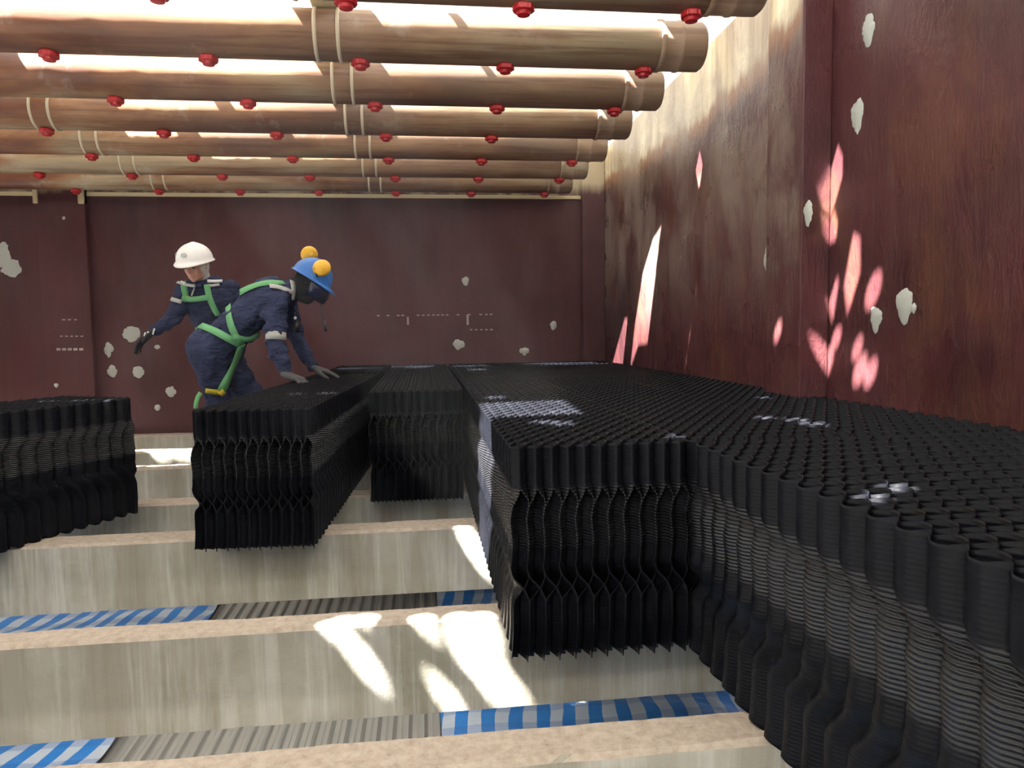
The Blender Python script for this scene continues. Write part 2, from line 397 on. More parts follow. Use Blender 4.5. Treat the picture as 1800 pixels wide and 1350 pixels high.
# ceiling with holes
def ceiling():
    x0, x1, y0, y1 = XL, XW, YF, YB
    hs = []
    for h in holes:
        if all(x0+.02 < p.x < x1-.02 and y0+.02 < p.y < y1-.02 for p in h): hs.append(h)
        else: print('hole outside', [tuple(round(c, 2) for c in p) for p in h[:2]])
    vs = [V((x0, y0)), V((x1, y0)), V((x1, y1)), V((x0, y1))]; es = [(0, 1), (1, 2), (2, 3), (3, 0)]
    for h in hs:
        b = len(vs); vs += [p.copy() for p in h]; es += [(b+k, b+(k+1) % len(h)) for k in range(len(h))]
    # seeds for a regular mesh
    for i in range(1, 20):
        for j in range(1, 30): vs.append(V((x0+(x1-x0)*i/20+.003*((i*j) % 3), y0+(y1-y0)*j/30)))
    ov, oe, of, *_ = delaunay_2d_cdt(vs, es, [], 1, 1e-6)
    def inside(p, h):
        c = False; n = len(h)
        for k in range(n):
            a, b = h[k], h[(k+1) % n]
            if (a.y > p.y) != (b.y > p.y) and p.x < (b.x-a.x)*(p.y-a.y)/(b.y-a.y)+a.x: c = not c
        return c
    bm = bmesh.new(); bv = [bm.verts.new((p.x, p.y, ZC)) for p in ov]
    for f in of:
        c = sum((ov[k] for k in f), V((0, 0)))/len(f)
        if any(inside(c, h) for h in hs): continue
        try: bm.faces.new([bv[k] for k in f])
        except ValueError: pass
    o = struct('ceiling', bm, M['roof']); return o
ceiling()
# joists
JX = (-2.31, -.42)
for i, x in enumerate(JX):
    bm = bmesh.new(); box(bm, x-.075, x+.075, 2.0, YB, 2*PR+2.22+.012, ZC-.004, .006)
    o = from_bm('cream_joist', bm, M['cream']); o['category'] = 'joist'; o['group'] = 'cream joists over the pipes'
    o['label'] = ['cream joist crossing above the pipes over the skewed left pack side', 'cream joist crossing above the pipes near the middle of the ceiling'][i]

# ------------------------------------------------------------------ pipes
PL = ['nearest stained pipe of the row, only its underside and red nozzles showing',
      'second nearest stained pipe, large and brown with a capped right end',
      'third nearest brown stained pipe of the row, counted from the viewer',
      'fourth nearest stained pipe, the middle one of the seven',
      'fifth nearest stained pipe, third from the back wall',
      'stained pipe next to the one at the back wall',
      'farthest stained pipe, close against the maroon back wall']
# photo x positions of nozzles were spaced about 0.70 m along each pipe
def build_pipe(Y, label, x_off):
    root = empty('distribution_pipe', (0, Y, PZ), 0, label, 'pipe', 'water pipes under the ceiling')
    bm = bmesh.new(); xe = 1.43
    pr = [(0, PR-.004), (.01, PR), (XW*0+xe-.19-XL-.02, PR), (xe-.185-XL, PR+.0), (xe-.18-XL, PR+.007), (xe-.02-XL, PR+.007), (xe-XL, PR-.008)]
    pr = [(0, PR-.004), (.01, PR), (xe-.24-XL, PR)]
    lathe(bm, pr, (XL, 0, 0), (1, 0, 0), 56); from_bm('pipe_body', bm, M['pipe'], root, True)
    bm = bmesh.new()
    lathe(bm, [(0, PR+.001), (.004, PR+.008), (.022, PR+.008), (.028, PR+.002), (.10, PR+.002), (.106, PR+.007), (.118, PR+.007), (.125, PR+.002), (.225, PR+.001), (.24, PR-.012), (.243, PR-.05)], (xe-.245, 0, 0), (1, 0, 0), 56)
    from_bm('end_cap', bm, M['pipe'], root, True)
    for jx in (-2.31, -.42):
        bm = bmesh.new()
        lathe(bm, [(-.062, PR+.0005), (-.06, PR+.006), (-.046, PR+.006), (-.044, PR+.0005)], (jx, 0, 0), (1, 0, 0), 48)
        lathe(bm, [(.044, PR+.0005), (.046, PR+.006), (.06, PR+.006), (.062, PR+.0005)], (jx, 0, 0), (1, 0, 0), 48)
        from_bm('pipe_strap', bm, M['strap'], root, True)
    x = 1.10 + x_off
    while x > -4.4:
        bm = bmesh.new()
        lathe(bm, [(-.004, .036), (-.012, .042), (-.030, .042), (-.034, .030), (-.046, .026), (-.049, .016)], (x, 0, -PR+.008), (0, 0, 1), 20)
        for k in range(6):
            a = k*math.pi/3; box(bm, x+.041*math.cos(a)-.004, x+.041*math.cos(a)+.004, .041*math.sin(a)-.004, .041*math.sin(a)+.004, -PR-.022, -PR-.004)
        bmesh.ops.recalc_face_normals(bm, faces=bm.faces)
        from_bm('nozzle', bm, M['nozzle'], root, False)
        x -= .70
    return root
# nozzle phase per pipe, read from the photograph (image x of the right-most one)
NZ = [1215, 1131, 1080, 1063-199+0, 1005, 985, 957]
for i, Y in enumerate(PY):
    px = [1215, 1131, 1080, 1063, 1005, 983, 957][i]
    yy = [30, 128, 195, 243, 286, 314, 341][i]
    x = onp(px, yy, 1, Y).x if i != 3 else onp(864, 243, 1, Y).x
    while x < .45: x += .70
    build_pipe(Y, PL[i], x-1.10)

# ------------------------------------------------------------------ fill packs
PITCH = .077; NSH = 22; WID = .50; LEN = 2.55; HGT = .60
def fill_mesh(L, sgn, name):
    npd = max(2, round(L/PITCH)); per = 10; ny = npd*per+1
    ys = np.linspace(0, L, ny)
    tk = [0, .02, .06, .17, .195, .22, .245, .27, .295, .34, .44, .53, .56, .585, .61, .635, .66, .685, .71, .735, .76, .79, .87, .955, .985, 1.0]
    t = np.array(tk); zs = HGT*(1-t)
    def sm(a, b, x): q = np.clip((x-a)/(b-a), 0, 1); return q*q*(3-2*q)
    sh = .5*sm(.18, .30, t) - 1.0*sm(.55, .77, t)
    B = .007*np.exp(-((t-.24)/.035)**2) - .006*np.exp(-((t-.33)/.03)**2) + .008*np.exp(-((t-.66)/.04)**2) - .006*np.exp(-((t-.56)/.03)**2) - .006*sm(.9, 1, t)
    A = WID/NSH/2*.96*(1-.35*np.exp(-((t-.24)/.02)**2))
    Yg, Tg = np.meshgrid(ys, np.arange(len(t)), indexing='ij')
    ph = (Yg/PITCH + sh[Tg]*1.0)*2*np.pi
    wv = np.cos(ph); wv = 2*((wv+1)/2)**2.0-1
    X = sgn*A[Tg]*wv + B[Tg]*1.0
    Z = zs[Tg] + np.where(Tg == len(t)-1, -.006*wv*sgn, 0) + np.where(Tg == 0, .004*wv*sgn, 0)
    th = .0011
    n = X.size
    P = np.concatenate([np.stack([X-th, Yg, Z], -1).reshape(-1, 3), np.stack([X+th, Yg, Z], -1).reshape(-1, 3)])
    nz = len(t)
    idx = np.arange(n).reshape(ny, nz)
    a, b, c, d = idx[:-1, :-1].ravel(), idx[1:, :-1].ravel(), idx[1:, 1:].ravel(), idx[:-1, 1:].ravel()
    fr = np.stack([a, b, c, d], 1); bk = np.stack([d, c, b, a], 1)+n
    def rim(line, flip):
        q = np.stack([line[:-1], line[1:], line[1:]+n, line[:-1]+n], 1); return q[:, ::-1] if flip else q
    fs = np.concatenate([fr, bk, rim(idx[:, 0], True), rim(idx[:, -1], False), rim(idx[0, :], False), rim(idx[-1, :], True)])
    me = bpy.data.meshes.new(name)
    me.vertices.add(len(P)); me.vertices.foreach_set('co', P.astype(np.float32).ravel())
    me.loops.add(fs.size); me.loops.foreach_set('vertex_index', fs.astype(np.int32).ravel())
    me.polygons.add(len(fs)); me.polygons.foreach_set('loop_start', np.arange(0, fs.size, 4, dtype=np.int32))
    sms = np.zeros(len(fs), bool); sms[:2*len(fr)] = True
    me.polygons.foreach_set('use_smooth', sms)
    me.update(calc_edges=True); me.validate(); me.materials.append(M['fill'])
    return me
FM = {}
def pack(x, y, rz, L, label, group='black fill packs on the beams', z=0.004):
    key = round(L, 2)
    if key not in FM: FM[key] = (fill_mesh(L, 1, 'fill_sheet'), fill_mesh(L, -1, 'fill_sheet'))
    root = empty('fill_pack', (x, y, z), rz, label, 'fill pack', group)
    for k in range(NSH):
        o = bpy.data.objects.new('corrugated_layer', FM[key][k % 2]); C.objects.link(o); o.parent = root
        o.location = (WID*(k+.5)/NSH, 0, 0)
    return root
pack(.225, 1.93, 0, LEN, 'large black corrugated pack, front end towards the viewer, sun-blotched on its left side')
pack(.225, 4.49, 0, LEN, 'black corrugated pack behind the large middle one, reaching to the back wall')
pack(.735, -.62, 0, LEN, 'nearest black corrugated pack, its long ribbed side bare, running past the large front pack')
pack(.735, 1.94, 0, LEN, 'black corrugated pack right beside the large middle one, continuing the nearest pack')
pack(.735, 4.50, 0, LEN, 'black corrugated pack in the far rows, second from the right wall')
pack(1.245, -.62, 0, LEN, 'nearest black corrugated pack along the right wall, short of the dark pilaster')
pack(1.245, 1.94, 0, LEN, 'black corrugated pack along the right wall just past the dark pilaster foot')
pack(1.245, 4.50, 0, LEN, 'black corrugated pack along the right wall in the far corner')
pack(-.305, 3.90, 0, LEN, 'black corrugated pack in shadow set back left of the large middle one')
pack(-.83, 5.90, 0, 1.2, 'short black corrugated pack by the back wall behind the worker\'s hands')
pack(-.305, 6.48, 0, .55, 'short black corrugated filler pack at the back wall between its neighbours')
pack(-.985, 3.15, -math.radians(3.0), LEN, 'black corrugated pack the bending worker presses with both hands')
pack(-3.092, 1.864, -math.radians(26.6), LEN, 'black corrugated pack lying skewed across the beams, apart from all the others')

# ------------------------------------------------------------------ people
def m_cloth():
    s = MB('navy_coverall', .85, .2)
    f = s.noise(6, 4)
    c = s.ramp(f, [(.3, (.018, .023, .055)), (.7, (.042, .052, .11))])
    wv = s.noise(13, 3, .5, s.vec((1, 1, 2.2), rot=(.3, .4, 0)), 1.2)
    return s.out(c, None, s.bump(wv, .9, .03))
M['cloth'] = m_cloth()
M['skin'] = plain('skin', (.50, .25, .18), .5, .4)
M['strapg'] = plain('green_webbing', (.15, .42, .19), .6, .3, .2, 120)
M['tape'] = plain('grey_reflective_tape', (.42, .43, .42), .35, .6)
M['tapew'] = plain('bright_reflective_tape', (.80, .82, .84), .3, .6)
M['glove'] = plain('dark_grey_glove', (.085, .085, .09), .8, .2, .4, 80)
M['gloveb'] = plain('black_glove', (.02, .02, .025), .7, .3, .3, 80)
M['white'] = plain('white_plastic', (.93, .94, .94), .35, .5)
M['blue'] = plain('blue_plastic', (.015, .16, .56), .3, .5)
M['yellow'] = plain('yellow_plastic', (.88, .48, .02), .35, .5)
M['ybuckle'] = plain('yellow_buckle', (.62, .50, .04), .5, .4)
M['blackc'] = plain('black_knit', (.012, .012, .016), .8, .2, .4, 60)
M['blackp'] = plain('black_plastic', (.02, .02, .025), .35, .5)
M['vis'] = plain('dark_blue_visor', (.004, .008, .04), .25, .5)
M['neckw'] = plain('white_neck_cloth', (.55, .54, .52), .8, .2, .4, 50)
M['boot'] = plain('black_boot', (.02, .018, .016), .6, .3)
M['eye'] = plain('dark_eye', (.03, .02, .02), .3, .5)
M['metal'] = plain('steel_ring', (.6, .6, .62), .3, .8)
M['emb'] = plain('green_emblem', (.18, .34, .28), .5); M['embg'] = plain('grey_badge', (.52, .55, .56), .5)

def hull(prims, *sp):                     # convex hull of spheres (c, r)
    bm = bmesh.new()
    for c, r in sp:
        g = bmesh.ops.create_icosphere(bm, subdivisions=2, radius=r)
        for v in g['verts']: v.co += V(c)
    res = bmesh.ops.convex_hull(bm, input=bm.verts)
    bmesh.ops.delete(bm, geom=list({e for e in res['geom_interior']+res['geom_unused'] if isinstance(e, bmesh.types.BMVert)}), context='VERTS')
    me = bpy.data.meshes.new('t'); bm.to_mesh(me); bm.free(); prims.append(me)
def ell(prims, c, f, u, rf, rs, ru):      # ellipsoid with radii along forward, side, up
    f = V(f).normalized(); u = (V(u)-f*V(u).dot(f)).normalized(); sd_ = f.cross(u)
    bm = bmesh.new(); g = bmesh.ops.create_icosphere(bm, subdivisions=3, radius=1)
    for v in g['verts']: q = v.co.copy(); v.co = V(c)+f*q.x*rf+sd_*q.y*rs+u*q.z*ru
    me = bpy.data.meshes.new('t'); bm.to_mesh(me); bm.free(); prims.append(me)
def skin(prims, name, vox, mat, parent, smooth=6, disp=0, dscale=.12):
    bm = bmesh.new()
    for me in prims: bm.from_mesh(me)
    me = bpy.data.meshes.new(name); bm.to_mesh(me); bm.free()
    o = bpy.data.objects.new(name, me); C.objects.link(o)
    r = o.modifiers.new('r', 'REMESH'); r.mode = 'VOXEL'; r.voxel_size = vox; r.use_smooth_shade = True
    sm = o.modifiers.new('s', 'SMOOTH'); sm.factor = .5; sm.iterations = smooth
    if disp:
        tx = bpy.data.textures.new('folds', 'CLOUDS'); tx.noise_scale = dscale; tx.noise_depth = 2
        dm = o.modifiers.new('d', 'DISPLACE'); dm.texture = tx; dm.strength = disp; dm.mid_level = .5; dm.texture_coords = 'LOCAL'
    dg = bpy.context.evaluated_depsgraph_get()
    nm = bpy.data.meshes.new_from_object(o.evaluated_get(dg)); o.modifiers.clear(); o.data = nm
    nm.materials.clear(); nm.materials.append(mat); nm.polygons.foreach_set('use_smooth', [True]*len(nm.polygons))
    o.parent = parent
    return o
def bvh_of(o):
    return BVHTree.FromPolygons([v.co.copy() for v in o.data.vertices], [tuple(p.vertices) for p in o.data.polygons])
def ribbon(name, pts, nrm, width, mat, parent, th=.004, closed=False):
    bm = bmesh.new(); n = len(pts); vs = []
    for i, (p, q) in enumerate(zip(pts, nrm)):
        a = pts[(i-1) % n] if closed or i else pts[0]; b = pts[(i+1) % n] if closed or i < n-1 else pts[-1]
        t = (b-a).normalized(); s_ = t.cross(q).normalized()*width/2
        vs.append([bm.verts.new(p-s_), bm.verts.new(p+s_), bm.verts.new(p+s_+q*th), bm.verts.new(p-s_+q*th)])
    for i in range(n if closed else n-1):
        j = (i+1) % n
        for k in range(4): bm.faces.new((vs[i][k], vs[j][k], vs[j][(k+1) % 4], vs[i][(k+1) % 4]))
    if not closed: bm.faces.new(vs[0]); bm.faces.new(vs[-1][::-1])
    bmesh.ops.recalc_face_normals(bm, faces=bm.faces)
    return from_bm(name, bm, mat, parent, True)
def strap(name, bv, pix, width, mat, parent, lift=.017, step=8):
    """webbing lying on the cloth along a path"""
    pts = []; ns = []
    for (x0, y0), (x1, y1) in zip(pix[:-1], pix[1:]):
        k = max(2, int(math.hypot(x1-x0, y1-y0)/step))
        for i in range(k + (1 if (x1, y1) == pix[-1] else 0)):
            t = i/k; h = bv.ray_cast(CAM, ray(x0+(x1-x0)*t, y0+(y1-y0)*t))
            if h[0] is not None: pts.append(h[0]); ns.append(h[1])
    if len(pts) < 2: print('strap missed', name, pix); return
    for _ in range(3):
        ns = [(ns[max(i-1, 0)]+ns[i]+ns[min(i+1, len(ns)-1)]).normalized() for i in range(len(ns))]
        pts = [pts[0]]+[(pts[i-1]+pts[i]*2+pts[i+1])/4 for i in range(1, len(pts)-1)]+[pts[-1]]
    return ribbon(name, [p+n*lift for p, n in zip(pts, ns)], ns, width, mat, parent)
def loop(name, bv, c, ax, R, width, mat, parent, n=40, lift=.004):
    """band around a limb or the trunk"""
    ax = V(ax).normalized(); a = ax.orthogonal().normalized(); b = ax.cross(a); pts = []; ns = []
    for k in range(n):
        d = a*math.cos(2*math.pi*k/n)+b*math.sin(2*math.pi*k/n); h = bv.ray_cast(V(c)+d*R, -d, R)
        p = h[0] if h[0] is not None else V(c)+d*R*.7
        pts.append(p+d*lift); ns.append(d)
    for _ in range(2): pts = [(pts[i-1]+pts[i]*2+pts[(i+1) % n])/4 for i in range(n)]
    return ribbon(name, pts, ns, width, mat, parent, .003, True)
def hand(prims, wrist, d, n, s, curl=.5, sc=1.0, spread=.12):
    """d: towards the fingertips, n: back of the hand, s: towards the thumb"""
    d = V(d).normalized(); n = (V(n)-d*V(n).dot(d)).normalized(); s_ = d.cross(n).normalized()
    if s_.dot(V(s)) < 0: s_ = -s_
    wr = V(wrist); k = sc
    kn = []
    for i, (lat, ln) in enumerate(((.030, .088), (.010, .092), (-.010, .088), (-.029, .080))):
        p = wr+d*ln*k+s_*lat*k; kn.append(p); hull(prims, (wr+s_*lat*.65*k+d*.01*k, .016*k), (p, .0125*k))
    hull(prims, (wr+s_*.02*k, .016*k), (wr-s_*.02*k, .016*k), (kn[0], .012*k), (kn[3], .011*k))
    for i, (p, L) in enumerate(zip(kn, ((.040, .025, .020), (.045, .028, .021), (.041, .026, .020), (.032, .020, .018)))):
        a = .25*curl; q = p; dd = (d+s_*spread*(1.2-i*.8)).normalized(); r = .0098*k
        for j, l in enumerate(L):
            a += curl*(.75 if j else .35); v = (dd*math.cos(a)-n*math.sin(a)).normalized(); q2 = q+v*l*k
            hull(prims, (q, r), (q2, r*.88)); q = q2; r *= .9
    b = wr+d*.025*k+s_*.028*k-n*.006*k; t1 = b+(d*.55+s_*.75-n*.25).normalized()*.040*k; t2 = t1+(d*.85+s_*.35-n*.3).normalized()*.030*k; t3 = t2+(d*.95+s_*.05-n*.3).normalized()*.024*k
    hull(prims, (b, .015*k), (t1, .0125*k)); hull(prims, (t1, .012*k), (t2, .0105*k)); hull(prims, (t2, .0105*k), (t3, .009*k))
def helmet(c, f, u, mat, parent, rs=.118, rf=.142, ru=.135, visor=.055, brim=.012):
    f = V(f).normalized(); u = (V(u)-f*V(u).dot(f)).normalized(); s_ = u.cross(f); bm = bmesh.new(); rings = []; N = 48
    prof = [(math.radians(a), 1, 0) for a in (88, 78, 66, 54, 42, 30, 18, 8, 0)]
    for a, _, _ in prof:
        rings.append([])
        for k in range(N):
            q = 2*math.pi*k/N; R = math.cos(a); h = math.sin(a)
            ridge = .006*max(0, 1-abs(math.sin(q)*R)/.22)*h
            rings[-1].append(bm.verts.new(V(c)+f*math.cos(q)*R*rf+s_*math.sin(q)*R*rs+u*(h*ru+ridge)))
    for e, dz in ((.5, -.008), (1, -.014)):
        rings.append([])
        for k in range(N):
            q = 2*math.pi*k/N; fr = max(0, math.cos(q))**1.5; ex = (brim+visor*fr)*e
            rings[-1].append(bm.verts.new(V(c)+f*math.cos(q)*(rf+ex)+s_*math.sin(q)*(rs+brim*e)+u*(dz-.014*fr*e)))
    for i in range(len(rings)-1):
        for k in range(N): bm.faces.new((rings[i][k], rings[i][(k+1) % N], rings[i+1][(k+1) % N], rings[i+1][k]))
    bm.faces.new(rings[0][::-1]); bmesh.ops.recalc_face_normals(bm, faces=bm.faces)
    o = from_bm('helmet', bm, mat, parent, True); md = o.modifiers.new('s', 'SOLIDIFY'); md.thickness = .004; md.offset = -1
    return o
def head(prims, c, f, u):
    f = V(f).normalized(); u = (V(u)-f*V(u).dot(f)).normalized(); s_ = u.cross(f); c = V(c)
    ell(prims, c+u*.025-f*.008, f, u, .095, .074, .088)
    ell(prims, c-u*.035+f*.018, f, u, .070, .060, .078)
    hull(prims, (c-u*.095+f*.062, .017), (c-u*.070+f*.030+s_*.040, .018), (c-u*.070+f*.030-s_*.040, .018))     # jaw and chin
    hull(prims, (c+f*.088+u*.012, .008), (c+f*.106-u*.030, .012), (c+f*.088-u*.034+s_*.012, .008), (c+f*.088-u*.034-s_*.012, .008))
    hull(prims, (c+f*.082+u*.024+s_*.035, .010), (c+f*.086+u*.022, .009), (c+f*.082+u*.024-s_*.035, .010))
    for q in (1, -1):
        ell(prims, c+f*.076-u*.006+s_*q*.032, f, u, .012, .014, .009)
        hull(prims, (c+s_*q*.074+u*.016-f*.006, .011), (c+s_*q*.072-u*.022, .009))
        hull(prims, (c+f*.062-u*.025+s_*q*.038, .018), (c+f*.05-u*.05+s_*q*.034, .018))
    hull(prims, (c+f*.086-u*.058+s_*.018, .0065), (c+f*.092-u*.056, .008), (c+f*.086-u*.058-s_*.018, .0065))
    hull(prims, (c+f*.084-u*.068+s_*.014, .0065), (c+f*.088-u*.070, .008), (c+f*.084-u*.068-s_*.014, .0065))
def limb(prims, pts, k=1.0, add=0.0):
    for (p, r), (q, r2) in zip(pts[:-1], pts[1:]): hull(prims, (p, r*k+add), (q, r2*k+add))
def boot(parent, ank, d):
    pr = []; a = V(ank); d = V(d).normalized()
    limb(pr, [(a+V((0, 0, .14)), .056), (a, .052)]); hull(pr, (a+V((0, 0, -.03))-d*.05, .040), (a+V((0, 0, -.03))+d*.12, .042), (a+d*.03, .048))
    hull(pr, (a+V((0, 0, -.045))+d*.12, .040), (a+V((0, 0, -.050))+d*.17, .035))
    o = skin(pr, 'boot', .010, M['boot'], parent, 3)
    for v in o.data.vertices: v.co.z = max(v.co.z, .004)
    return o

def figure(label, J, mats):
    root = empty('person', J['root'], 0, label, 'person')
    rp = V(J['root'])
    return root, rp
def reparent(root):                        # meshes are modelled in world space; hang them under the thing without moving them
    for ch in list(root.children):
        ch.matrix_parent_inverse = Matrix.Translation(-V(root.location))

# ---- bending worker ------------------------------------------------
Y0 = 5.14
pv = at(378, 608, Y0); ch = at(458, 537, Y0); nb = at(512, 507, Y0+.02); waist = at(418, 574, Y0)
hc = at(545, 494, Y0); hf = V((.86, -.10, -.52)); hu = V((.52, 0, .86))
shN = at(487, 530, Y0-.17); shF = at(503, 524, Y0+.19)
elN = at(484, 600, Y0-.22); wrN = at(500, 652, 4.86); elF = at(520, 592, Y0+.22); wrF = at(548, 643, 5.26)
hipN = at(368, 632, Y0-.08); hipF = at(395, 632, Y0+.12)
knN = V((hipN.x+.02, Y0-.0, .50)); knF = V((hipF.x+.17, Y0+.12, .50))
anN = V((hipN.x-.07, 5.28, .09)); anF = V((hipF.x+.10, 5.32, .09))
root1, _ = figure('person in navy coverall and blue helmet bending over a black pack, green harness on', dict(root=(pv.x, 5.30, 0)), None)
def torso(pr, add=0):
    up1 = V((0, 0, 1))
    ax = (ch-pv).normalized(); nn = V((-ax.z, 0, ax.x))
    for c, a, b, d in ((pv-V((.02, 0, .03)), .155, .185, .17), (waist, .15, .165, .135), (ch, .17, .20, .150), (ch+ax*.09, .14, .20, .135)):
        ell(pr, c, ax, nn, a+add, b+add, d+add)
    hull(pr, (pv+V((0, -.07, -.03)), .125+add), (pv+V((0, .09, -.03)), .125+add), (waist+V((0, -.05, 0)), .115+add), (waist+V((0, .05, 0)), .115+add))
    hull(pr, (waist+V((0, -.05, 0)), .115+add), (waist+V((0, .05, 0)), .115+add), (ch+V((0, -.08, 0)), .12+add), (ch+V((0, .08, 0)), .12+add))
    hull(pr, (ch+V((0, -.08, 0)), .12+add), (ch+V((0, .08, 0)), .12+add), (shN, .068+add), (shF, .068+add), (nb, .07+add))
def limbs(pr, add=0):
    limb(pr, [(shN, .078), (elN, .062), (wrN, .044)], 1, add); limb(pr, [(shF, .078), (elF, .060), (wrF, .042)], 1, add)
    limb(pr, [(hipN, .118), (knN, .080), (anN+V((0, 0, .10)), .062)], 1, add); limb(pr, [(hipF, .112), (knF, .078), (anF+V((0, 0, .10)), .062)], 1, add)
pr = []; torso(pr, -.034); limbs(pr, -.030); limb(pr, [(nb, .055), (hc-hu*.05-hf*.02, .055)]); head(pr, hc, hf, hu)
limb(pr, [(anN+V((0, 0, .12)), .04), (anN, .04)]); limb(pr, [(anF+V((0, 0, .12)), .04), (anF, .04)])
HN = (wrN+V((.008, -.005, -.022)), V((.75, -.35, -.25)), V((.25, 0, 1)), V((0, 1, 0))); HF = (wrF+V((.01, .0, -.012)), V((.85, .1, -.28)), V((.3, 0, 1)), V((0, -1, 0)))
[hull(pr, (H[0], .020), (H[0]+H[1].normalized()*.06, .014)) for H in (HN, HF)]
skin(pr, 'body', .0065, M['skin'], root1, 4)
pr = []; torso(pr); limbs(pr)
hull(pr, (nb, .066), (nb+(hc-nb)*.35, .062))
for c in ((elN+(shN-elN)*.3), (elN+(wrN-elN)*.25), (elN+(wrN-elN)*.55), (elN+(shN-elN)*.6)):
    d = V((random.uniform(-.03, .03), -.02, random.uniform(-.01, .01))); hull(pr, (c+V((-.035, -.01, .012))+d, .038), (c+V((.035, -.01, -.014))+d, .036))
cov1 = skin(pr, 'coverall', .011, M['cloth'], root1, 3, .042, .065)
b1 = bvh_of(cov1)
pr = []; hand(pr, *HN, curl=.75, sc=1.3); limb(pr, [(wrN+(elN-wrN)*.12, .036), (HN[0], .03)]); skin(pr, 'glove', .0042, M['glove'], root1, 2)
pr = []; hand(pr, *HF, curl=.3, sc=1.25); limb(pr, [(wrF+(elF-wrF)*.12, .036), (HF[0], .03)]); skin(pr, 'glove', .0042, M['glove'], root1, 2)
boot(root1, anN, (1, -.05, 0)); boot(root1, anF, (1, .05, 0))
# hood
hf.normalize(); hu = (hu-hf*hu.dot(hf)).normalized(); hs = hu.cross(hf)
pr = []; ell(pr, hc+hu*.012-hf*.005, hf, hu, .104, .085, .098); ell(pr, hc-hu*.045+hf*.024, hf, hu, .085, .072, .078); limb(pr, [(hc-hu*.05-hf*.02, .075), (nb+(hc-nb)*.2, .070)])
hull(pr, (hc-hu*.07+hf*.07, .035), (hc-hu*.115+hf*.045, .04), (nb+(hc-nb)*.4-hu*.06, .045))
skin(pr, 'balaclava', .008, M['blackc'], root1, 4)
hm = helmet(hc+hu*.030, hf, hu, M['blue'], root1, .122, .140, .132, .045)
hel = hc+hu*.030
for q, off in ((-1, V((.052, 0, .012))), (1, V((-.040, 0, .06)))):
    # q=-1: cup on the viewer's side
    sdir = V((0, q, 0)); cc = hel+hu*.088+hf*.040+sdir*.095 if q < 0 else hel+hu*.125-hf*.11+sdir*.09
    pr = []; nrm_ = (sdir*.8+V((.15, 0, .45))).normalized()
    ell(pr, cc, nrm_, hu, .040, .060, .066); ell(pr, cc+nrm_*.016, nrm_, hu, .028, .045, .050)
    cup = skin(pr, 'ear_defender', .006, M['yellow'], hm, 2); cup['label'] = 'yellow ear defender'
    pr = []; ell(pr, cc-nrm_*.028, nrm_, hu, .015, .050, .056); (skin(pr, 'ear_cushion', .006, M['blackp'], hm, 2) if q < 0 else None)
bm = bmesh.new(); tube(bm, [hel+hu*(.02+.0*t)+hf*(.05-.02*t)+V((0, -.128, 0))+V((0, 0, .05*t)) for t in (0, .5, 1)], .006, 8); from_bm('defender_arm', bm, M['blackp'], hm, True)
# visor flap under the helmet brim
bm = bmesh.new(); N = 16; g = []
for i in range(N+1):
    a = math.radians(-75+150*i/N); r_ = .150
    p = hel+hf*math.cos(a)*(r_)+hs*math.sin(a)*.128
    g.append((bm.verts.new(p-hu*.02), bm.verts.new(p-hu*.075+hf*.012), bm.verts.new(p-hu*.125+hf*.004)))
for i in range(N):
    for k in range(2): bm.faces.new((g[i][k], g[i+1][k], g[i+1][k+1], g[i][k+1]))
o = from_bm('face_shield', bm, M['vis'], hm, True); md = o.modifiers.new('s', 'SOLIDIFY'); md.thickness = .003
# lanyard hanging from the hood
a_ = at(563, 527, Y0-.02); b_ = at(567, 555, Y0-.02); c_ = at(573, 583, Y0-.02)
bm = bmesh.new(); tube(bm, [a_, b_, c_], .006, 8); tube(bm, [b_+(c_-b_)*.3, c_], .010, 8); from_bm('hanging_cord', bm, M['blackp'], root1, True)
# radio hanging from the chest
a_ = at(518, 548, Y0-.05); b_ = at(520, 562, Y0-.05); c_ = at(522, 585, Y0-.05)
bm = bmesh.new(); tube(bm, [a_, b_], .006, 8); tube(bm, [b_, b_+(c_-b_)*.5, c_], .022, 10, True, lambda i: (.014, .026, .018)[i]); from_bm('hanging_pouch', bm, M['blackp'], root1, True)
bm = bmesh.new(); lathe(bm, [(-.006, .006), (-.004, .011), (.004, .011), (.006, .006)], at(519, 559, Y0-.085), (0, 1, 0), 16); from_bm('metal_clip', bm, M['metal'], root1, True)
# harness
S = lambda pts, wd=.046, mt='strapg', nm='harness_strap': strap(nm, b1, pts, wd, M[mt], root1)
S([(500, 501), (470, 499), (440, 508), (418, 520), (398, 536)], .05)
S([(404, 532), (405, 556), (409, 580), (420, 604)], .046)
S([(354, 575), (372, 581), (394, 591), (425, 606)], .048)
S([(408, 590), (430, 598), (442, 592), (452, 586)], .044)
S([(421, 606), (411, 632), (399, 660), (387, 686)], .07)
S([(512, 497), (513, 512), (511, 528)], .045, 'tape', 'reflective_tape')
S([(474, 506), (492, 507), (512, 517)], .040, 'tape', 'reflective_tape')
loop('reflective_tape', b1, elN+(shN-elN)*.12, (shN-elN), .12, .055, M['tape'], root1, 40, .003)
S([(362, 683), (374, 686), (384, 688)], .040, 'ybuckle', 'buckle'); S([(384, 684), (392, 692)], .040, 'ybuckle', 'buckle')
# dangling webbing end at the back of the thigh
q0 = at(352, 690, Y0-.10); pts = [at(x, y, Y0-.14) for x, y in ((353, 690), (348, 698), (345, 708), (344, 718))]
ribbon('loose_webbing', pts, [V((0, -1, 0))]*4, .028, M['strapg'], root1)
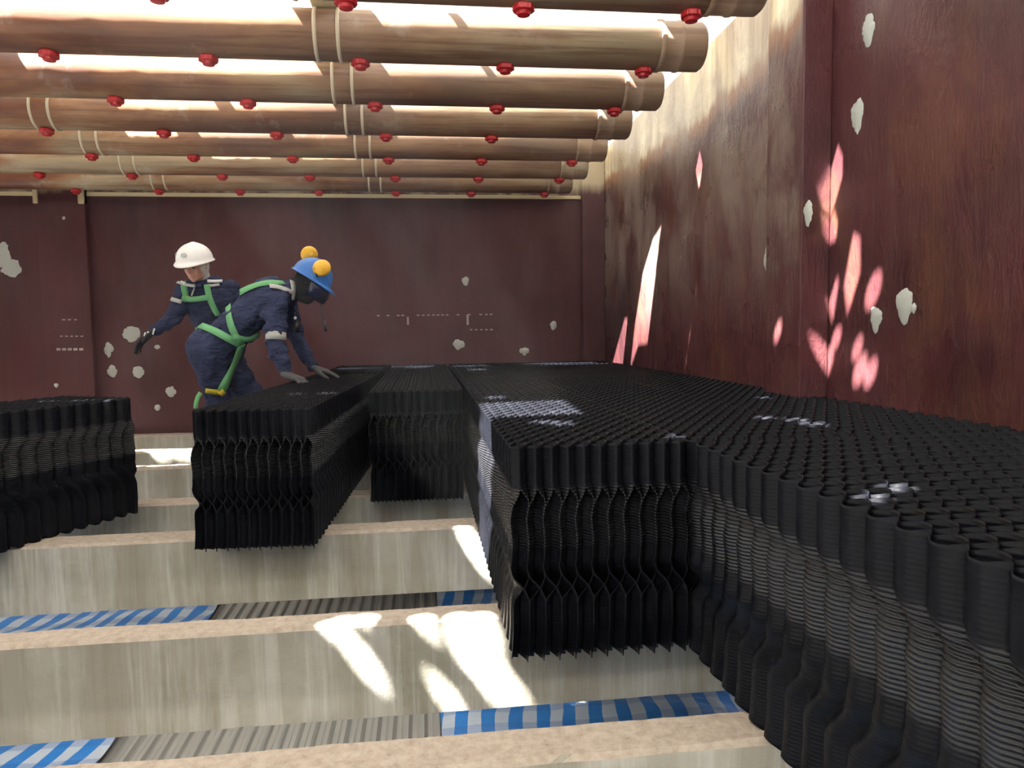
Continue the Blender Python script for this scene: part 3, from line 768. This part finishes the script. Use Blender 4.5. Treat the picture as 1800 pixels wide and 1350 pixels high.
# ---- standing worker ------------------------------------------------
Y1 = 5.86
pv = at(392, 612, Y1); waist = at(384, 575, Y1-.03); ch = at(368, 528, Y1-.10); nb = at(354, 494, Y1-.16)
hc = at(344, 467, Y1-.24); hf = V((-.22, -.90, -.24)); hu = V((-.05, -.24, .95))
shN = at(326, 513, Y1-.14); shF = at(403, 508, Y1-.08)
elN = at(308, 556, Y1-.20); wrN = at(274, 581, Y1-.28); elF = at(425, 560, Y1-.08); wrF = at(412, 602, Y1-.28)
hipN = at(372, 640, Y1); hipF = at(408, 640, Y1+.04)
knN = V((hipN.x+.02, Y1+.02, .47)); knF = V((hipF.x+.04, Y1+.06, .47)); anN = V((hipN.x-.01, 6.06, .09)); anF = V((hipF.x+.05, 6.08, .09))
root2, _ = figure('person in navy coverall and white helmet standing by the back wall looking down', dict(root=(pv.x, 6.06, 0)), None)
def torso(pr, add=0):
    ax = (ch-pv).normalized(); nn = V((0, -1, 0))
    for c, a, b, d in ((pv, .13, .165, .125), (waist, .13, .155, .12), (ch, .15, .185, .13)): ell(pr, c, ax, nn, a+add, b+add, d+add)
    X_ = V((1, .1, 0))
    hull(pr, (pv-X_*.075, .10+add), (pv+X_*.075, .10+add), (waist-X_*.07, .095+add), (waist+X_*.07, .095+add))
    hull(pr, (waist-X_*.07, .095+add), (waist+X_*.07, .095+add), (ch-X_*.09, .105+add), (ch+X_*.09, .105+add))
    hull(pr, (ch-X_*.09, .105+add), (ch+X_*.09, .105+add), (shN, .064+add), (shF, .068+add), (nb, .06+add))
pr = []; torso(pr, -.034); limbs(pr, -.030); limb(pr, [(nb, .054), (hc-hu*.05-hf*.02, .054)]); head(pr, hc, hf, hu)
limb(pr, [(anN+V((0, 0, .12)), .04), (anN, .04)]); limb(pr, [(anF+V((0, 0, .12)), .04), (anF, .04)])
HN = (wrN+V((-.02, -.01, -.012)), V((-.6, -.35, -.62)), V((-.55, .2, .8)), V((.1, -1, 0))); HF = (wrF+V((-.005, -.01, -.02)), V((-.1, -.6, -.7)), V((.3, -.4, .5)), V((-1, 0, 0)))
[hull(pr, (H[0], .020), (H[0]+H[1].normalized()*.06, .014)) for H in (HN, HF)]
skin(pr, 'body', .0065, M['skin'], root2, 3)
pr = []; torso(pr); limbs(pr); hf.normalize(); hu = (hu-hf*hu.dot(hf)).normalized(); hs = hu.cross(hf)
hull(pr, (nb, .064), (nb+V((0, .02, .03)), .060)); hull(pr, (nb+V((-.05, -.03, 0)), .022), (nb+V((.07, .0, .01)), .024), (nb+V((.02, -.09, -.04)), .015))
cov2 = skin(pr, 'coverall', .011, M['cloth'], root2, 3, .036, .065); b1 = bvh_of(cov2)
pr = []; hand(pr, *HN, curl=.35, sc=1.12, spread=.22); limb(pr, [(wrN+(elN-wrN)*.1, .034), (HN[0], .028)]); gl = skin(pr, 'glove', .0042, M['gloveb'], root2, 2)
pr = []; hand(pr, *HF, curl=.5, sc=1.02); limb(pr, [(wrF+(elF-wrF)*.1, .034), (HF[0], .028)]); skin(pr, 'glove', .0042, M['gloveb'], root2, 2)
# white marks on the glove fingers
for px, py in ((254, 590), (259, 588), (270, 583)):
    c_ = at(px, py, Y1-.35); pr = []; hull(pr, (c_+V((.006, 0, .018)), .007), (c_+V((-.006, 0, -.018)), .006)); skin(pr, 'finger_tape', .003, M['tapew'], root2, 1)
boot(root2, anN, (-.3, -1, 0)); boot(root2, anF, (.2, -1, 0))
hm2 = helmet(hc+hu*.046, hf, hu, M['white'], root2, .124, .143, .122, .04)
pr = []; ell(pr, hc+hu*.0-hf*.022+hs*.0, hf, hu, .088, .084, .095); limb(pr, [(hc-hf*.03-hu*.05, .07), (nb+V((0, .01, .02)), .066)])
skin(pr, 'neck_cloth', .008, M['neckw'], root2, 3)
for q in (1, -1):
    pr = []; ell(pr, hc+hf*.086-hu*.004+hs*q*.032, hf, hu, .007, .012, .006); skin(pr, 'eye', .003, M['eye'], root2, 1)
for (fx, sx, ux, mt, nm, w2) in ((.55, .80, .22, 'emb', 'green_emblem', .020), (1.0, .0, .18, 'embg', 'front_badge', .026)):
    d_ = (hf*fx+hs*sx*(1 if hs.x < 0 else -1)+hu*ux).normalized()
    base = hc+hu*.046; q = math.atan2(d_.dot(hs), d_.dot(hf)); h = .42
    p = base+hf*math.cos(q)*.143*math.cos(h)+hs*math.sin(q)*.122*math.cos(h)+hu*.122*math.sin(h)
    n_ = (p-base).normalized(); pr = []; ell(pr, p+n_*.001, n_, hu, .005, w2, w2*.8); skin(pr, nm, .0035, M[mt], hm2, 1)
S = lambda pts, wd=.04, mt='strapg', nm='harness_strap': strap(nm, b1, pts, wd, M[mt], root2)
S([(324, 497), (325, 512), (326, 528)], .044); S([(362, 500), (366, 512), (370, 528), (378, 543), (384, 552)], .042)
S([(319, 524), (334, 527), (350, 526), (368, 523)], .040)
S([(326, 522), (334, 523)], .026, 'ybuckle', 'buckle')
S([(334, 573), (346, 577), (356, 580)], .040)
S([(317, 497), (322, 499), (328, 501)], .022, 'tapew', 'reflective_tape'); S([(362, 495), (376, 496), (389, 495)], .022, 'tapew', 'reflective_tape')
S([(314, 499), (330, 503), (346, 503)], .022, 'tape', 'reflective_tape'); S([(362, 502), (374, 504), (384, 502)], .022, 'tape', 'reflective_tape')
S([(298, 525), (308, 528), (320, 532)], .030, 'tape', 'reflective_tape')
S([(345, 504), (342, 512), (339, 520)], .012, 'tape', 'zip')
for r_ in (root1, root2): reparent(r_)

# ------------------------------------------------------------------ sealant dabs and bolts on the walls
def dab(parent, P, ax, w_, h_, seed, drip=0, name='sealant_dab', mat='dab'):
    bm = bmesh.new(); N = 56; out_ = V((0, -1, 0)) if ax == 1 else V((-1, 0, 0)); s_ = V((1, 0, 0)) if ax == 1 else V((0, 1, 0)); up_ = V((0, 0, 1))
    rows = []
    for j, (k, h) in enumerate(((1, 0), (.82, .004), (.4, .007), (0.01, .008))):
        rows.append([])
        for i in range(N):
            a = 2*math.pi*i/N; rr = 1+.30*noise.noise(V((math.cos(a)*1.4, math.sin(a)*1.4, seed*3.1)))+.16*noise.noise(V((math.cos(a)*4, math.sin(a)*4, seed)))
            dz = -drip*h_*max(0, -math.sin(a))**6
            rows[-1].append(bm.verts.new(P+s_*math.cos(a)*w_*rr*k+up_*(math.sin(a)*h_*rr+dz)*k+out_*(h+.001)))
    for j in range(3):
        for i in range(N): bm.faces.new((rows[j][i], rows[j][(i+1) % N], rows[j+1][(i+1) % N], rows[j+1][i]))
    bm.faces.new(rows[3]); bmesh.ops.recalc_face_normals(bm, faces=bm.faces)
    return from_bm(name, bm, M[mat], parent, True)
BW = [(818, 493, 8, 8), (973, 571, 8, 8), (806, 605, 12, 10), (922, 617, 10, 8), (191, 613, 9, 13), (197, 652, 10, 10), (243, 653, 12, 10), (300, 688, 10, 9), (232, 586, 17, 14), (20, 470, 19, 16), (277, 716, 6, 6), (4, 445, 14, 22), (276, 610, 6, 4), (99, 677, 4, 4), (112, 383, 3, 3)]
for i, (x, y, a, b) in enumerate(BW):
    Yp = YB-.07 if (82 < x < 163) else YB
    P = onp(x, y, 1, Yp); k = Yp/F; dab(wall_back, P, 1, a*k*.82, b*k*.82, i+1, .3)
for i, (x, y, a, b) in enumerate([(1527, 50, 12, 24), (1507, 198, 12, 25), (1352, 452, 10, 23), (1393, 558, 11, 15), (1540, 558, 12, 20), (1590, 532, 17, 28), (1607, 540, 5, 8), (1050, 497, 3, 9), (1047, 562, 3, 8), (1049, 605, 3, 8), (1024, 605, 2, 6)]):
    P = onp(x, y, 0, XW); dd = P.y; dab(wall_right, P, 0, a*dd/F/(XW/dd)*(1 if x > 1100 else .6), b*dd/F, i+30, .5)
P = onp(1421, 372, 0, 1.647); dab(bpy.data.objects['trim_1'], P, 0, 9*P.y/F/(1.647/P.y), 19*P.y/F, 77, .3)
def bolts(pts, nm='bolt_row'):
    bm = bmesh.new()
    for x, y, a, b in pts:
        P = onp(x, y, 1, YB-.071 if 82 < x < 163 else YB-.001); k = P.y/F; box(bm, P.x-a*k, P.x+a*k, P.y-.006, P.y, P.z-b*k, P.z+b*k, .0015)
    return from_bm(nm, bm, M['bolt'], wall_back)
bolts([(665+x, 555-x*.012, 2.4, 1.0) for x in (0, 17, 35, 43, 70, 79, 88, 97, 105, 113, 121, 140, 160, 180, 190, 198)]+[(717, 564, 1.6, 7), (822, 562, 1.8, 9)])
bolts([(828+9*i, 579.5, 2.2, 1.0) for i in range(5)])
bolts([(112, 562, 2.5, 1), (122, 562, 2.5, 1), (133, 562, 2, 1)]); bolts([(108+9*i, 591, 2, 1) for i in range(5)]); bolts([(103+10*i, 614, 3, 2) for i in range(5)]+[(163, 614, 3, 2.4)])

# ------------------------------------------------------------------ dust in the air
bm = bmesh.new(); box(bm, XL+.01, XW-.002, -1.0, YB-.002, ZF+.05, ZC-.01)
hz = from_bm('haze', bm); hz['kind'] = 'stuff'; hz['label'] = 'thin dusty haze in the air of the basin'; hz['category'] = 'haze'
mh = bpy.data.materials.new('haze'); mh.use_nodes = True; nt = mh.node_tree; nt.nodes.clear()
o_ = nt.nodes.new('ShaderNodeOutputMaterial'); v_ = nt.nodes.new('ShaderNodeVolumeScatter'); v_.inputs['Density'].default_value = .0045; v_.inputs['Anisotropy'].default_value = .3
nt.links.new(v_.outputs[0], o_.inputs['Volume']); hz.data.materials.append(mh)
